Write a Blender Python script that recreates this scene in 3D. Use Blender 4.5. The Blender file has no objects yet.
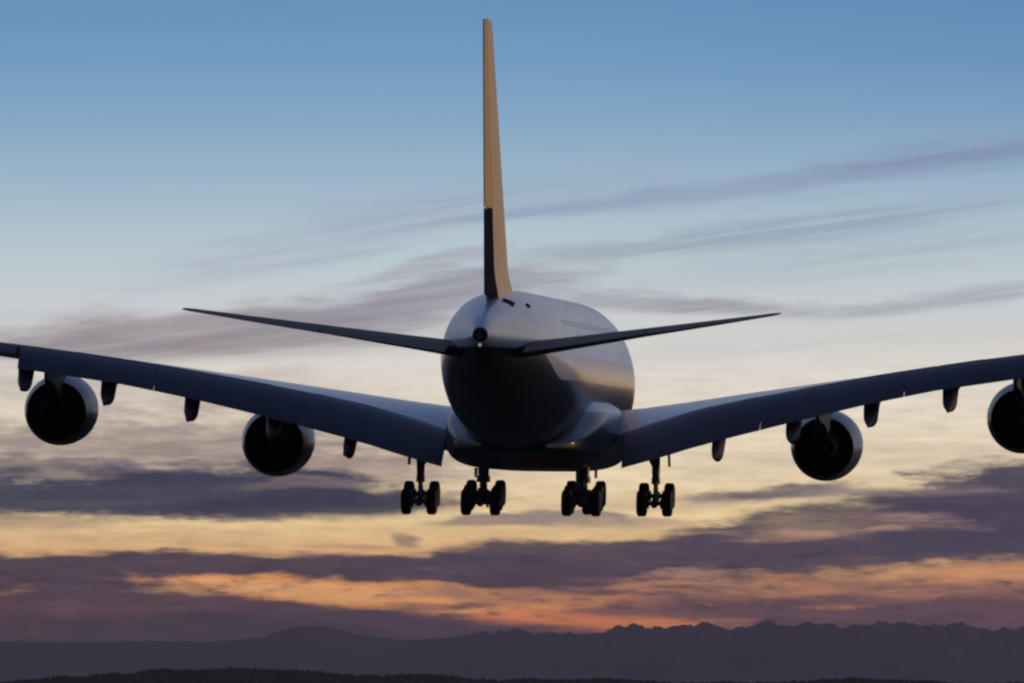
import bpy, bmesh, math, random
from mathutils import Vector, noise as mnoise
R = math.radians
random.seed(7)
sc = bpy.context.scene
COL = sc.collection

# ------------------------------------------------------------------ camera
F_PX = 17640.0                       # focal length in pixels of a 1024 px wide frame
PPD = F_PX * math.pi / 180           # pixels per degree
HORIZON = 690.0                      # picture row of the true horizon
CAM_H = 12.0
cam_d = bpy.data.cameras.new('camera')
cam = bpy.data.objects.new('camera', cam_d); COL.objects.link(cam)
cam_d.sensor_width = 36.0
cam_d.lens = 36.0 * F_PX / 1024.0
cam_d.clip_start = 1.0
cam_d.clip_end = 200000.0
cam.location = (0, 0, CAM_H)
cam.rotation_euler = (R(90) + R((HORIZON - 341.5) / PPD), 0, 0)
sc.camera = cam

def lin(c):
    out = []
    for v in c:
        v = v / 255.0
        out.append(v / 12.92 if v <= 0.04045 else ((v + 0.055) / 1.055) ** 2.4)
    return (out[0], out[1], out[2], 1.0)

# ------------------------------------------------------------------ sky (world)
SUN_AZ, SUN_EL = 62.0, 2.0            # the last warm light comes in low from ahead and to the right
wd = bpy.data.worlds.new('World'); sc.world = wd; wd.use_nodes = True
T = wd.node_tree; T.nodes.clear()
def nd(kind, **kw):
    n = T.nodes.new(kind)
    for k, v in kw.items(): setattr(n, k, v)
    return n
def put(sock, v):
    if isinstance(v, bpy.types.NodeSocket): T.links.new(v, sock)
    else: sock.default_value = v
def M(op, a, b=None, c=None, clamp=False):
    n = nd('ShaderNodeMath', operation=op, use_clamp=clamp)
    put(n.inputs[0], a)
    if b is not None: put(n.inputs[1], b)
    if c is not None: put(n.inputs[2], c)
    return n.outputs[0]
def smooth(v, lo, hi, t0=0.0, t1=1.0):
    n = nd('ShaderNodeMapRange', interpolation_type='SMOOTHSTEP')
    put(n.inputs['Value'], v); put(n.inputs['From Min'], lo); put(n.inputs['From Max'], hi)
    put(n.inputs['To Min'], t0); put(n.inputs['To Max'], t1)
    return n.outputs['Result']
def mix(f, a, b):
    n = nd('ShaderNodeMix', data_type='RGBA'); n.clamp_factor = True
    put(n.inputs[0], f); put(n.inputs[6], a); put(n.inputs[7], b)
    return n.outputs[2]
def comb(x, y, z=0.0):
    n = nd('ShaderNodeCombineXYZ'); put(n.inputs[0], x); put(n.inputs[1], y); put(n.inputs[2], z)
    return n.outputs[0]
def noise(u, v, sx, sy, seed, det=4.0, rough=0.55):
    n = nd('ShaderNodeTexNoise'); n.noise_dimensions = '3D'
    n.inputs['Scale'].default_value = 1.0
    n.inputs['Detail'].default_value = det; n.inputs['Roughness'].default_value = rough
    put(n.inputs['Vector'], comb(M('DIVIDE', u, sx), M('DIVIDE', v, sy), seed))
    return n.outputs['Fac']
def ramp(f, stops):
    n = nd('ShaderNodeValToRGB'); r = n.color_ramp
    r.interpolation = 'LINEAR'
    while len(r.elements) < len(stops): r.elements.new(0.5)
    for e, (p, c) in zip(r.elements, stops): e.position = p
    for e, (p, c) in zip(r.elements, stops): e.color = c
    put(n.inputs[0], f)
    return n.outputs[0]

tc = nd('ShaderNodeTexCoord')
sep = nd('ShaderNodeSeparateXYZ'); put(sep.inputs[0], tc.outputs['Generated'])
dx, dy, dz = sep.outputs
az = M('MULTIPLY', M('ARCTAN2', dx, dy), 180 / math.pi)           # degrees, 0 = due ahead
el = M('MULTIPLY', M('ARCSINE', dz), 180 / math.pi)
U = M('MULTIPLY_ADD', az, PPD, 512.0)                              # sky charted in 1/308 degree
V = M('MULTIPLY_ADD', el, -PPD, HORIZON)
nA = noise(U, V, 190, 46, 1.3, 3)
nB = noise(U, V, 60, 15, 7.7, 4)
nC = noise(U, V, 150, 7, 3.1, 3)
nW = noise(U, V, 260, 120, 9.4, 2)
nE = noise(U, V, 34, 9, 11.2, 5, 0.62)
NM = M('ADD', M('ADD', M('MULTIPLY', nA, 0.38), M('MULTIPLY', nB, 0.28)), M('ADD', M('MULTIPLY', nC, 0.20), M('MULTIPLY', nE, 0.14)))
NS = M('SUBTRACT', NM, 0.5)
Uw = M('MULTIPLY_ADD', M('SUBTRACT', nW, 0.5), 90.0, U)
Vw = M('ADD', M('MULTIPLY_ADD', M('SUBTRACT', nA, 0.5), 26.0, V), M('MULTIPLY', M('SUBTRACT', nB, 0.5), 8.0))

def Y(y): return (y + 200.0) / 900.0
BASE = [(-200, (52, 92, 148)), (-90, (76, 120, 176)), (0, (106, 150, 193)), (60, (118, 161, 199)), (120, (137, 173, 203)),
        (180, (161, 189, 209)), (235, (186, 205, 215)), (285, (203, 213, 218)), (325, (216, 217, 217)),
        (370, (232, 226, 216)), (420, (240, 226, 204)), (470, (244, 223, 188)), (520, (248, 215, 160)),
        (560, (232, 178, 124)), (600, (232, 158, 110)), (632, (220, 138, 104)), (700, (120, 78, 78))]
Vn = M('DIVIDE', M('ADD', M('MULTIPLY_ADD', NS, 30.0, V), 200.0), 900.0)
sky = ramp(Vn, [(Y(y), lin(c)) for y, c in BASE])
# slightly deeper blue towards the north (right)
sky = mix(M('MULTIPLY', smooth(U, 450, 1150), smooth(V, 260, -40, 0, 0.35)), sky, lin((84, 124, 178)))

nD = noise(Uw, Vw, 85, 10, 5.5, 5, 0.6)
nF = noise(U, M('MULTIPLY_ADD', U, 0.13, V), 210, 8, 2.6, 4, 0.55)
nG = noise(U, V, 17, 5, 4.4, 3, 0.6)
NS2 = M('MULTIPLY_ADD', M('SUBTRACT', nG, 0.5), 0.15, NS)
def blob(sky, cx, cy, rx, ry, slope, col, op=0.9, soft=0.7, na=1.2, brk=0.0):
    du = M('SUBTRACT', Uw, cx)
    dv = M('SUBTRACT', M('MULTIPLY_ADD', du, -slope, Vw), cy)
    a = M('DIVIDE', du, rx); b = M('DIVIDE', dv, ry)
    r = M('SQRT', M('ADD', M('MULTIPLY', a, a), M('MULTIPLY', b, b)))
    d = M('SUBTRACT', M('MULTIPLY_ADD', NS if cy < 400 else NS2, na * (1.2 if cy < 400 else 2.0), 1.0), r)
    f = M('MULTIPLY', smooth(d, -soft * 0.35, soft * 0.65), op)
    if brk < 0: f = M('MULTIPLY', f, smooth(nF, 0.34, 0.62, 1.0 + brk, 1.0))
    if brk > 0: f = M('MULTIPLY', f, smooth(nD, 0.38 - 0.1 * (1 - brk), 0.60, 1.0 - brk, 1.0))
    return mix(f, sky, lin(col))

LAYERS = [
 # high thin cirrus
 (400, 220, 220, 26, -0.20, (164, 176, 197), 0.65, 1.1, 2.0, -0.7),
 (330, 250, 180, 16, -0.22, (178, 188, 202), 0.55, 1.1, 2.0, -0.7),
 (770, 184, 320, 10, -0.125, (136, 150, 182), 0.65, 1.0, 1.2, -0.45),
 (980, 156, 170, 18, -0.10, (134, 148, 184), 0.60, 1.1, 1.2, -0.5),
 (600, 196, 280, 20, -0.03, (158, 176, 199), 0.55, 1.1, 1.6, -0.7),
 (800, 228, 240, 17, -0.13, (146, 164, 186), 0.65, 1.1, 1.6, -0.7),
 (640, 246, 160, 13, -0.08, (162, 176, 192), 0.55, 1.1, 1.6, -0.7),
 (880, 252, 230, 18, -0.10, (164, 184, 198), 0.5, 1.1, 1.6, -0.8),
 (820, 275, 260, 14, -0.06, (188, 198, 206), 0.5, 1.1, 1.6, -0.8),
 # grey mauve streaks at tail height
 (215, 334, 310, 28, -0.05, (160, 150, 155), 0.88, 1.0, 1.8, -0.25),
 (90, 346, 200, 12, -0.02, (146, 137, 146), 0.75, 1.0, 1.8, -0.5),
 (420, 302, 165, 24, -0.17, (150, 146, 160), 0.88, 1.0, 1.8, -0.25),
 (420, 268, 100, 10, -0.22, (168, 170, 184), 0.65, 1.0, 1.6, -0.6),
 (690, 303, 200, 10, 0.02, (152, 148, 160), 0.85, 1.0, 1.6, -0.4),
 (960, 298, 180, 10, -0.10, (164, 168, 178), 0.65, 1.0, 1.6, -0.6),
 (110, 388, 250, 18, 0.0, (192, 178, 170), 0.65, 1.0, 1.8, 0.5),
 (330, 410, 170, 14, 0.0, (202, 186, 170), 0.55, 1.0, 1.8, 0.5),
 (780, 345, 300, 10, -0.04, (205, 206, 208), 0.5, 1.1, 1.8, -0.8),
 (900, 455, 260, 12, -0.03, (214, 196, 172), 0.55, 1.0, 1.8, 0.6),
 # mid clouds, left
 (170, 448, 280, 32, 0.0, (140, 122, 126), 0.85, 0.9, 1.8, 0.35),
 (340, 470, 170, 20, 0.0, (160, 138, 134), 0.75, 0.9, 1.8, 0.4),
 (60, 470, 210, 16, 0.05, (104, 96, 108), 0.8, 0.8, 1.6, 0.2),
 (110, 493, 330, 27, 0.0, (56, 61, 84), 0.97, 0.6, 1.2),
 (300, 506, 180, 13, -0.02, (58, 61, 82), 0.92, 0.7, 1.2),
 (300, 487, 90, 5, 0.0, (132, 116, 114), 0.7, 1.0, 2.0, 0.5),
 (60, 500, 130, 5, 0.0, (86, 84, 100), 0.6, 1.0, 2.0, 0.5),
 (545, 520, 150, 7, 0.0, (108, 98, 114), 0.75, 0.8, 1.2, 0.2),
 (410, 538, 24, 7, 0.25, (116, 98, 100), 0.7, 1.0, 1.6, 0.5),
 (365, 543, 60, 4, 0.0, (188, 150, 124), 0.7, 0.9, 1.4, 0.4),
 (20, 522, 80, 9, 0.0, (150, 124, 116), 0.65, 1.0, 1.8, 0.4),
 (170, 534, 120, 5, 0.0, (206, 170, 130), 0.5, 1.0, 2.0, 0.6),
 (690, 500, 150, 9, -0.05, (190, 168, 150), 0.5, 1.0, 2.0, 0.6),
 # big purple deck
 (120, 650, 1000, 70, 0.0, (80, 62, 75), 0.97, 0.35, 0.8),
 (700, 645, 700, 48, 0.0, (98, 74, 86), 0.93, 0.5, 1.0),
 (230, 572, 520, 22, 0.01, (74, 65, 81), 0.97, 0.4, 0.8),
 (640, 560, 260, 24, -0.02, (82, 70, 86), 0.95, 0.5, 1.1),
 (860, 534, 250, 40, -0.10, (82, 72, 88), 0.96, 0.45, 1.3, 0.25),
 (1150, 506, 310, 60, -0.06, (72, 67, 87), 0.97, 0.35, 0.9),
 (770, 491, 95, 9, -0.05, (100, 90, 102), 0.92, 0.8, 1.5, 0.15),
 (880, 492, 110, 7, -0.02, (150, 132, 130), 0.7, 0.9, 1.8, 0.5),
 (350, 590, 500, 10, 0.02, (96, 72, 86), 0.6, 1.0, 2.0, 0.6),
 (860, 592, 330, 22, -0.01, (98, 75, 88), 0.92, 0.8, 1.6, 0.2),
 # gaps that glow
 (815, 533, 62, 9, -0.05, (200, 156, 128), 0.8, 1.1, 2.4, 0.7),
 (895, 522, 60, 7, 0.1, (168, 138, 126), 0.75, 1.0, 2.6, 0.8),
 (640, 524, 100, 7, -0.05, (214, 182, 146), 0.6, 1.0, 1.8, 0.4),
 (705, 574, 55, 5, 0.0, (192, 146, 120), 0.75, 1.0, 1.8, 0.4),
 (790, 588, 190, 11, -0.02, (216, 150, 104), 0.75, 1.1, 2.6, 0.85),
 (1000, 573, 120, 11, -0.05, (230, 160, 110), 0.85, 0.9, 1.8, 0.3),
 (910, 593, 90, 8, 0.0, (208, 142, 110), 0.55, 1.0, 2.4, 0.6),
 (455, 601, 285, 13, 0.06, (252, 172, 104), 0.97, 0.6, 1.2, 0.15),
 (330, 594, 170, 6, 0.02, (252, 188, 126), 0.75, 1.0, 1.8, 0.5),
 (590, 622, 125, 11, 0.05, (255, 150, 92), 0.97, 0.8, 1.2, 0.1),
 (450, 606, 60, 4, -0.05, (120, 82, 86), 0.8, 1.0, 2.4, 0.5),
 (545, 600, 120, 6, 0.06, (140, 94, 96), 0.7, 1.0, 2.4, 0.6),
 (700, 612, 150, 9, 0.0, (122, 80, 88), 0.85, 0.9, 1.8, 0.2),
 (900, 612, 250, 10, 0.0, (106, 78, 90), 0.88, 0.8, 1.6, 0.2),
 (90, 612, 240, 8, 0.05, (112, 78, 86), 0.6, 1.0, 2.0, 0.5),
 (262, 554, 30, 3, 0.0, (216, 176, 128), 0.6, 1.1, 1.6, 0.3),
 (310, 630, 130, 19, 0.0, (68, 59, 71), 0.93, 0.8, 0.8),
 (410, 622, 100, 10, 0.12, (84, 64, 78), 0.85, 0.7, 1.0),
 (130, 640, 440, 27, 0.0, (63, 55, 66), 0.95, 1.0, 0.6),
 (120, 660, 700, 22, 0.0, (64, 57, 67), 0.8, 0.9, 0.6),
]
for L in LAYERS: sky = blob(sky, *L)
deck = M('MULTIPLY', smooth(V, 535, 570), smooth(V, 650, 625))
sky = mix(M('MULTIPLY', M('MULTIPLY', deck, smooth(nD, 0.54, 0.72)), 0.40), sky, lin((132, 92, 92)))
sky = mix(M('MULTIPLY', M('MULTIPLY', deck, smooth(nE, 0.47, 0.30)), 0.45), sky, lin((62, 55, 70)))
# fine streaks that lighten and darken the low clouds
stk = M('ADD', M('MULTIPLY_ADD', M('SUBTRACT', nC, 0.5), 0.45, 1.03), M('ADD', M('MULTIPLY', M('SUBTRACT', nE, 0.5), 0.55), M('MULTIPLY', M('SUBTRACT', nD, 0.5), 0.45)))
lowf = smooth(V, 300, 480)
vm = nd('ShaderNodeVectorMath', operation='SCALE'); put(vm.inputs[0], sky)
put(vm.inputs['Scale'], M('ADD', M('MULTIPLY', lowf, stk), M('SUBTRACT', 1.0, lowf)))
sky = vm.outputs[0]
# away from the afterglow the low band sinks into dusk grey
glow = smooth(M('ABSOLUTE', M('SUBTRACT', az, 8.0)), 45.0, 108.0)
sky = mix(glow, sky, lin((22, 29, 56)))
# upper sky: hand-set dusk ramps plus a faint physical sky
nish = nd('ShaderNodeTexSky'); nish.sky_type = 'NISHITA'; nish.sun_disc = False
nish.sun_elevation = R(SUN_EL); nish.sun_rotation = R(SUN_AZ)
NISH_GAIN = 0.06
ns = nd('ShaderNodeVectorMath', operation='SCALE'); put(ns.inputs[0], nish.outputs[0]); put(ns.inputs['Scale'], NISH_GAIN)
BG = 0.1
sv = nd('ShaderNodeVectorMath', operation='SCALE'); put(sv.inputs[0], sky); put(sv.inputs['Scale'], 1.0 / BG)
e90 = M('DIVIDE', el, 90.0)
west = ramp(e90, [(0.0, (0.12, 0.27, 0.52, 1)), (0.027, (0.14, 0.28, 0.50, 1)), (0.060, (0.36, 0.38, 0.42, 1)), (0.14, (0.24, 0.30, 0.44, 1)), (0.28, (0.13, 0.19, 0.36, 1)), (0.60, (0.085, 0.135, 0.29, 1)), (1.0, (0.070, 0.115, 0.26, 1))])  # pale veil above the view, added to brighten reflections on the airliner
east = ramp(e90, [(0.0, (0.012, 0.015, 0.032, 1)), (0.25, (0.024, 0.036, 0.085, 1)), (0.6, (0.045, 0.070, 0.16, 1)), (1.0, (0.070, 0.115, 0.26, 1))])
dusk = mix(glow, west, east)
dk = nd('ShaderNodeVectorMath', operation='SCALE'); put(dk.inputs[0], dusk); put(dk.inputs['Scale'], 1.0 / BG)
upper = nd('ShaderNodeVectorMath', operation='ADD'); put(upper.inputs[0], dk.outputs[0]); put(upper.inputs[1], ns.outputs[0])
total = mix(smooth(el, 2.3, 4.2), sv.outputs[0], upper.outputs[0])
bg = nd('ShaderNodeBackground'); put(bg.inputs[0], total); bg.inputs[1].default_value = BG
out = nd('ShaderNodeOutputWorld'); put(out.inputs[0], bg.outputs[0])
wd.cycles.sampling_method = 'MANUAL'; wd.cycles.sample_map_resolution = 2048

# ------------------------------------------------------------------ sun and exposure
sd = bpy.data.lights.new('sun', 'SUN'); sd.energy = 1.1; sd.angle = R(8.0); sd.color = (1.0, 0.72, 0.44)
sun = bpy.data.objects.new('sun', sd); COL.objects.link(sun)
sdir = Vector((math.sin(R(SUN_AZ)) * math.cos(R(SUN_EL)), math.cos(R(SUN_AZ)) * math.cos(R(SUN_EL)), math.sin(R(SUN_EL))))
sun.rotation_euler = sdir.to_track_quat('Z', 'Y').to_euler()
sun.location = (200, 200, 300)
vs = sc.view_settings
sc.display_settings.display_device = 'sRGB'
vs.view_transform = 'Standard'; vs.look = 'None'; vs.gamma = 1.0; vs.use_curve_mapping = False
vs.exposure = 0.0
sc.cycles.use_denoising = True
sc.cycles.filter_width = 2.4
sc.cycles.max_bounces = 5
sc.cycles.volume_bounces = 0

# ------------------------------------------------------------------ materials
def mat(name, col, rough=0.4, metal=0.0, coat=0.0, var=0.0, scale=1.0, bump=0.0, spec=0.5, rv=0.05):
    m = bpy.data.materials.new(name); m.use_nodes = True
    nt = m.node_tree; b = nt.nodes['Principled BSDF']
    b.inputs['Base Color'].default_value = (*col, 1)
    b.inputs['Roughness'].default_value = rough; b.inputs['Metallic'].default_value = metal
    b.inputs['Coat Weight'].default_value = coat; b.inputs['Coat Roughness'].default_value = 0.05
    b.inputs['Specular IOR Level'].default_value = spec
    if var or bump:
        t = nt.nodes.new('ShaderNodeTexCoord'); n = nt.nodes.new('ShaderNodeTexNoise')
        n.inputs['Scale'].default_value = scale; n.inputs['Detail'].default_value = 5
        nt.links.new(t.outputs['Object'], n.inputs['Vector'])
        if var:
            mr = nt.nodes.new('ShaderNodeMapRange')
            mr.inputs['From Min'].default_value = 0.3; mr.inputs['From Max'].default_value = 0.7
            mr.inputs['To Min'].default_value = 1 - var; mr.inputs['To Max'].default_value = 1 + var
            nt.links.new(n.outputs['Fac'], mr.inputs['Value'])
            hv = nt.nodes.new('ShaderNodeVectorMath'); hv.operation = 'SCALE'
            hv.inputs[0].default_value = col
            nt.links.new(mr.outputs[0], hv.inputs['Scale']); nt.links.new(hv.outputs[0], b.inputs['Base Color'])
            rr = nt.nodes.new('ShaderNodeMapRange')
            rr.inputs['To Min'].default_value = max(0.03, rough - rv); rr.inputs['To Max'].default_value = rough + rv
            nt.links.new(n.outputs['Fac'], rr.inputs['Value']); nt.links.new(rr.outputs[0], b.inputs['Roughness'])
        if bump:
            bp = nt.nodes.new('ShaderNodeBump'); bp.inputs['Strength'].default_value = bump
            nt.links.new(n.outputs['Fac'], bp.inputs['Height']); nt.links.new(bp.outputs[0], b.inputs['Normal'])
    return m

MW = mat('white_paint', (0.74, 0.74, 0.77), 0.32, coat=0.22, var=0.06, scale=0.35, rv=0.012)
MW.node_tree.nodes['Principled BSDF'].inputs['Coat Roughness'].default_value = 0.16
MNAC = mat('nacelle_paint', (0.09, 0.10, 0.135), 0.34, coat=0.08, var=0.06, scale=0.5, rv=0.015)
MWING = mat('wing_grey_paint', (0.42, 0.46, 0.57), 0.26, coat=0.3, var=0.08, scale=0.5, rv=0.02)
MBELLY = mat('navy_belly', (0.012, 0.016, 0.034), 0.34, coat=0.2, var=0.05, scale=0.4, rv=0.012)
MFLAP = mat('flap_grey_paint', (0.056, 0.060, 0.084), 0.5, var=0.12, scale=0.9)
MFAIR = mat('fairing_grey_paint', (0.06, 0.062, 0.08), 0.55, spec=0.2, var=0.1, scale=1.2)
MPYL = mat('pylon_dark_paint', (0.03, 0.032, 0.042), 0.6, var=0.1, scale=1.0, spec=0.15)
MTAN = mat('tan_tail_paint', (0.78, 0.51, 0.25), 0.5, var=0.06, scale=0.5, spec=0.3)
MRUD = mat('tan_rudder_paint', (0.78, 0.52, 0.26), 0.7, var=0.06, scale=0.5, spec=0.05)
MBLK = mat('black_tail_paint', (0.022, 0.025, 0.042), 0.6, var=0.1, scale=0.6, spec=0.0)
MSTAB = mat('stabiliser_paint', (0.045, 0.034, 0.034), 0.5, var=0.12, scale=0.8, spec=0.06)
MDARK = mat('dark_metal', (0.012, 0.012, 0.014), 0.8, spec=0.05, var=0.2, scale=3)
MDUCT = mat('duct_liner', (0.012, 0.012, 0.014), 0.9, spec=0.05, var=0.2, scale=4)
MNOZ = mat('burnt_titanium', (0.010, 0.009, 0.009), 0.85, metal=0.0, spec=0.03, var=0.2, scale=3)
MSTEEL = mat('gear_paint', (0.16, 0.16, 0.165), 0.45, var=0.15, scale=3)
MTYRE = mat('tyre_rubber', (0.018, 0.018, 0.018), 0.8, var=0.2, scale=6)
MRIM = mat('wheel_hub', (0.12, 0.12, 0.12), 0.45, metal=0.6, var=0.15, scale=6)
MRED = mat('red_marking', (0.85, 0.05, 0.03), 0.6, spec=0.1, var=0.15, scale=3)
MLENS = mat('lamp_lens', (0.75, 0.75, 0.75), 0.1)
MLENS.node_tree.nodes['Principled BSDF'].inputs['Emission Color'].default_value = (1, 0.95, 0.85, 1); MLENS.node_tree.nodes['Principled BSDF'].inputs['Emission Strength'].default_value = 0.22

def window_paint():
    m = MW.copy(); m.name = 'white_paint_with_cabin_windows'
    nt = m.node_tree; b = nt.nodes['Principled BSDF']
    src = b.inputs['Base Color'].links[0].from_socket
    def mm(op, a, bb=None):
        n = nt.nodes.new('ShaderNodeMath'); n.operation = op
        for i, v in ((0, a), (1, bb)):
            if v is None: continue
            if isinstance(v, (int, float)): n.inputs[i].default_value = v
            else: nt.links.new(v, n.inputs[i])
        return n.outputs[0]
    t = nt.nodes.new('ShaderNodeTexCoord'); s = nt.nodes.new('ShaderNodeSeparateXYZ')
    nt.links.new(t.outputs['Object'], s.inputs[0])
    fr = mm('LESS_THAN', mm('ABSOLUTE', mm('SUBTRACT', mm('FRACT', mm('DIVIDE', s.outputs[1], 0.533)), 0.5)), 0.24)
    rows = mm('ADD', mm('LESS_THAN', mm('ABSOLUTE', mm('SUBTRACT', s.outputs[2], 0.15)), 0.18),
              mm('LESS_THAN', mm('ABSOLUTE', mm('SUBTRACT', s.outputs[2], 2.55)), 0.17))
    rng = mm('MULTIPLY', mm('LESS_THAN', s.outputs[1], 28.0), mm('GREATER_THAN', s.outputs[1], -19.0))
    f = mm('MULTIPLY', mm('MULTIPLY', fr, rows), rng)
    mx = nt.nodes.new('ShaderNodeMix'); mx.data_type = 'RGBA'
    nt.links.new(f, mx.inputs[0]); nt.links.new(src, mx.inputs[6]); mx.inputs[7].default_value = (0.01, 0.01, 0.015, 1)
    # navy lower body below a straight line, thin panel joints and faint grime drawn back along the skin
    def dmix(f, a, col):
        q = nt.nodes.new('ShaderNodeMix'); q.data_type = 'RGBA'
        if isinstance(f, (int, float)): q.inputs[0].default_value = f
        else: nt.links.new(f, q.inputs[0])
        nt.links.new(a, q.inputs[6]); q.inputs[7].default_value = col
        return q.outputs[2]
    joint = mm('LESS_THAN', mm('ABSOLUTE', mm('SUBTRACT', mm('FRACT', mm('DIVIDE', s.outputs[1], 3.8)), 0.5)), 0.006)
    hjoint = mm('LESS_THAN', mm('ABSOLUTE', mm('SUBTRACT', mm('FRACT', mm('DIVIDE', s.outputs[2], 1.35)), 0.5)), 0.012)
    c2 = dmix(mm('MULTIPLY', mm('MAXIMUM', joint, hjoint), 0.35), mx.outputs[2], (0.2, 0.2, 0.22, 1))
    mp = nt.nodes.new('ShaderNodeMapping'); mp.inputs['Scale'].default_value = (1.6, 0.12, 1.6)
    nt.links.new(t.outputs['Object'], mp.inputs['Vector'])
    gn = nt.nodes.new('ShaderNodeTexNoise'); gn.inputs['Scale'].default_value = 1.0; gn.inputs['Detail'].default_value = 5
    nt.links.new(mp.outputs[0], gn.inputs['Vector'])
    gr_ = nt.nodes.new('ShaderNodeMapRange'); gr_.inputs['From Min'].default_value = 0.52; gr_.inputs['From Max'].default_value = 0.72; gr_.inputs['To Max'].default_value = 0.30
    nt.links.new(gn.outputs['Fac'], gr_.inputs['Value'])
    c3 = dmix(gr_.outputs[0], c2, (0.26, 0.25, 0.26, 1))
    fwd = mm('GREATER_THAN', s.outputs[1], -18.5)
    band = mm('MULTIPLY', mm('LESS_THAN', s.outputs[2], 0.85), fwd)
    c3 = dmix(band, c3, (0.84, 0.50, 0.15, 1))  # warm sky reflection along the flank, put into the colour as gold
    sweep = nt.nodes.new('ShaderNodeMapRange'); sweep.interpolation_type = 'SMOOTHSTEP'      # shade under the tail cone put into the colour as rising navy
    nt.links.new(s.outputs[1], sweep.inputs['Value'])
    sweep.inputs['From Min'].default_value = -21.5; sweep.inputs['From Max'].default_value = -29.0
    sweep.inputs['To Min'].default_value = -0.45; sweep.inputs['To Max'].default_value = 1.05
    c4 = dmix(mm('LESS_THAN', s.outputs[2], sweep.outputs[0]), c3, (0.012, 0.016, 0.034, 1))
    nt.links.new(c4, b.inputs['Base Color'])
    return m
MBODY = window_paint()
def split_colour(name, upper, lower, z):
    m = lower.copy(); m.name = name; nt = m.node_tree; b = nt.nodes['Principled BSDF']
    src = b.inputs['Base Color'].links[0].from_socket
    t = nt.nodes.new('ShaderNodeTexCoord'); sp = nt.nodes.new('ShaderNodeSeparateXYZ'); nt.links.new(t.outputs['Object'], sp.inputs[0])
    g = nt.nodes.new('ShaderNodeMath'); g.operation = 'GREATER_THAN'; nt.links.new(sp.outputs[2], g.inputs[0]); g.inputs[1].default_value = z
    q = nt.nodes.new('ShaderNodeMix'); q.data_type = 'RGBA'; nt.links.new(g.outputs[0], q.inputs[0]); nt.links.new(src, q.inputs[6]); q.inputs[7].default_value = (*upper, 1)
    nt.links.new(q.outputs[2], b.inputs['Base Color'])
    return m
MFBELLY = split_colour('white_over_navy', (0.72, 0.72, 0.75), MBELLY, -1.95)  # fairing colour split at one height, white above navy

# ------------------------------------------------------------------ mesh helpers
def link(name, bm, m, parent=None, loc=None, smooth=True, extra=()):
    bmesh.ops.recalc_face_normals(bm, faces=bm.faces)
    me = bpy.data.meshes.new(name); bm.to_mesh(me); bm.free()
    me.materials.append(m)
    for e in extra: me.materials.append(e)
    if smooth:
        for p in me.polygons: p.use_smooth = True
        try: me.set_sharp_from_angle(angle=R(38))
        except Exception: pass
    o = bpy.data.objects.new(name, me); COL.objects.link(o)
    if parent: o.parent = parent
    if loc: o.location = loc
    return o
def loft(bm, rings, cap=True, mi=0):
    vr = [[bm.verts.new(p) for p in r] for r in rings]
    n = len(rings[0])
    for a, b in zip(vr, vr[1:]):
        for i in range(n):
            f = bm.faces.new((a[i], a[(i + 1) % n], b[(i + 1) % n], b[i])); f.material_index = mi
    if cap:
        for r in (vr[0], vr[-1]):
            try: bm.faces.new(r).material_index = mi
            except ValueError: pass
def lathe(bm, prof, c, axis='Y', n=48, closed=False, mi=0):
    rings = []
    for t, r in prof:
        ring = []
        for i in range(n):
            a = 2 * math.pi * i / n
            if axis == 'Y': ring.append((c[0] + r * math.cos(a), c[1] + t, c[2] + r * math.sin(a)))
            else: ring.append((c[0] + t, c[1] + r * math.cos(a), c[2] + r * math.sin(a)))
        rings.append(ring)
    if closed: rings.append(rings[0])
    vr = [[bm.verts.new(p) for p in r] for r in (rings[:-1] if closed else rings)]
    if closed: vr.append(vr[0])
    for a, b in zip(vr, vr[1:]):
        for i in range(n):
            f = bm.faces.new((a[i], a[(i + 1) % n], b[(i + 1) % n], b[i])); f.material_index = mi
    if not closed:
        for r in (vr[0], vr[-1]): bm.faces.new(r).material_index = mi
def tube(bm, p, q, r0, r1=None, n=14, mi=0):
    p, q = Vector(p), Vector(q); r1 = r0 if r1 is None else r1
    d = (q - p).normalized(); a = d.orthogonal().normalized(); b = d.cross(a)
    loft(bm, [[tuple(c + (a * math.cos(t) + b * math.sin(t)) * r) for t in [2 * math.pi * i / n for i in range(n)]] for c, r in ((p, r0), (q, r1))], mi=mi)
def box(bm, c, s, rx=0.0):
    cx, cy, cz = c; hx, hy, hz = s[0] / 2, s[1] / 2, s[2] / 2
    v = []
    for x in (-hx, hx):
        for y, z in ((-hy, -hz), (hy, -hz), (hy, hz), (-hy, hz)):
            y2 = y * math.cos(rx) - z * math.sin(rx); z2 = y * math.sin(rx) + z * math.cos(rx)
            v.append(bm.verts.new((cx + x, cy + y2, cz + z2)))
    for f in ((0, 1, 2, 3), (7, 6, 5, 4), (0, 4, 5, 1), (1, 5, 6, 2), (2, 6, 7, 3), (3, 7, 4, 0)):
        bm.faces.new([v[i] for i in f])
def interp(tab, x):
    if x <= tab[0][0]: return tab[0][1]
    for (a, va), (b, vb) in zip(tab, tab[1:]):
        if x <= b:
            t = (x - a) / (b - a)
            return va + (vb - va) * t
    return tab[-1][1]

# ------------------------------------------------------------------ ground, hill, mountains
HAZE_DENSITY = 1.45e-5; HAZE_TOP = 215.0
def structure(o): o['kind'] = 'structure'; return o
MGROUND = mat('dark_fields', (0.030, 0.034, 0.024), 0.95, var=0.35, scale=0.004, spec=0.1)
MHILL = mat('wooded_hill_soil', (0.007, 0.007, 0.007), 0.95, var=0.3, scale=0.02, spec=0.1)
MMOUNT = mat('mountain_rock', (0.075, 0.072, 0.085), 0.95, var=0.2, scale=0.0006, spec=0.1)

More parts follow.
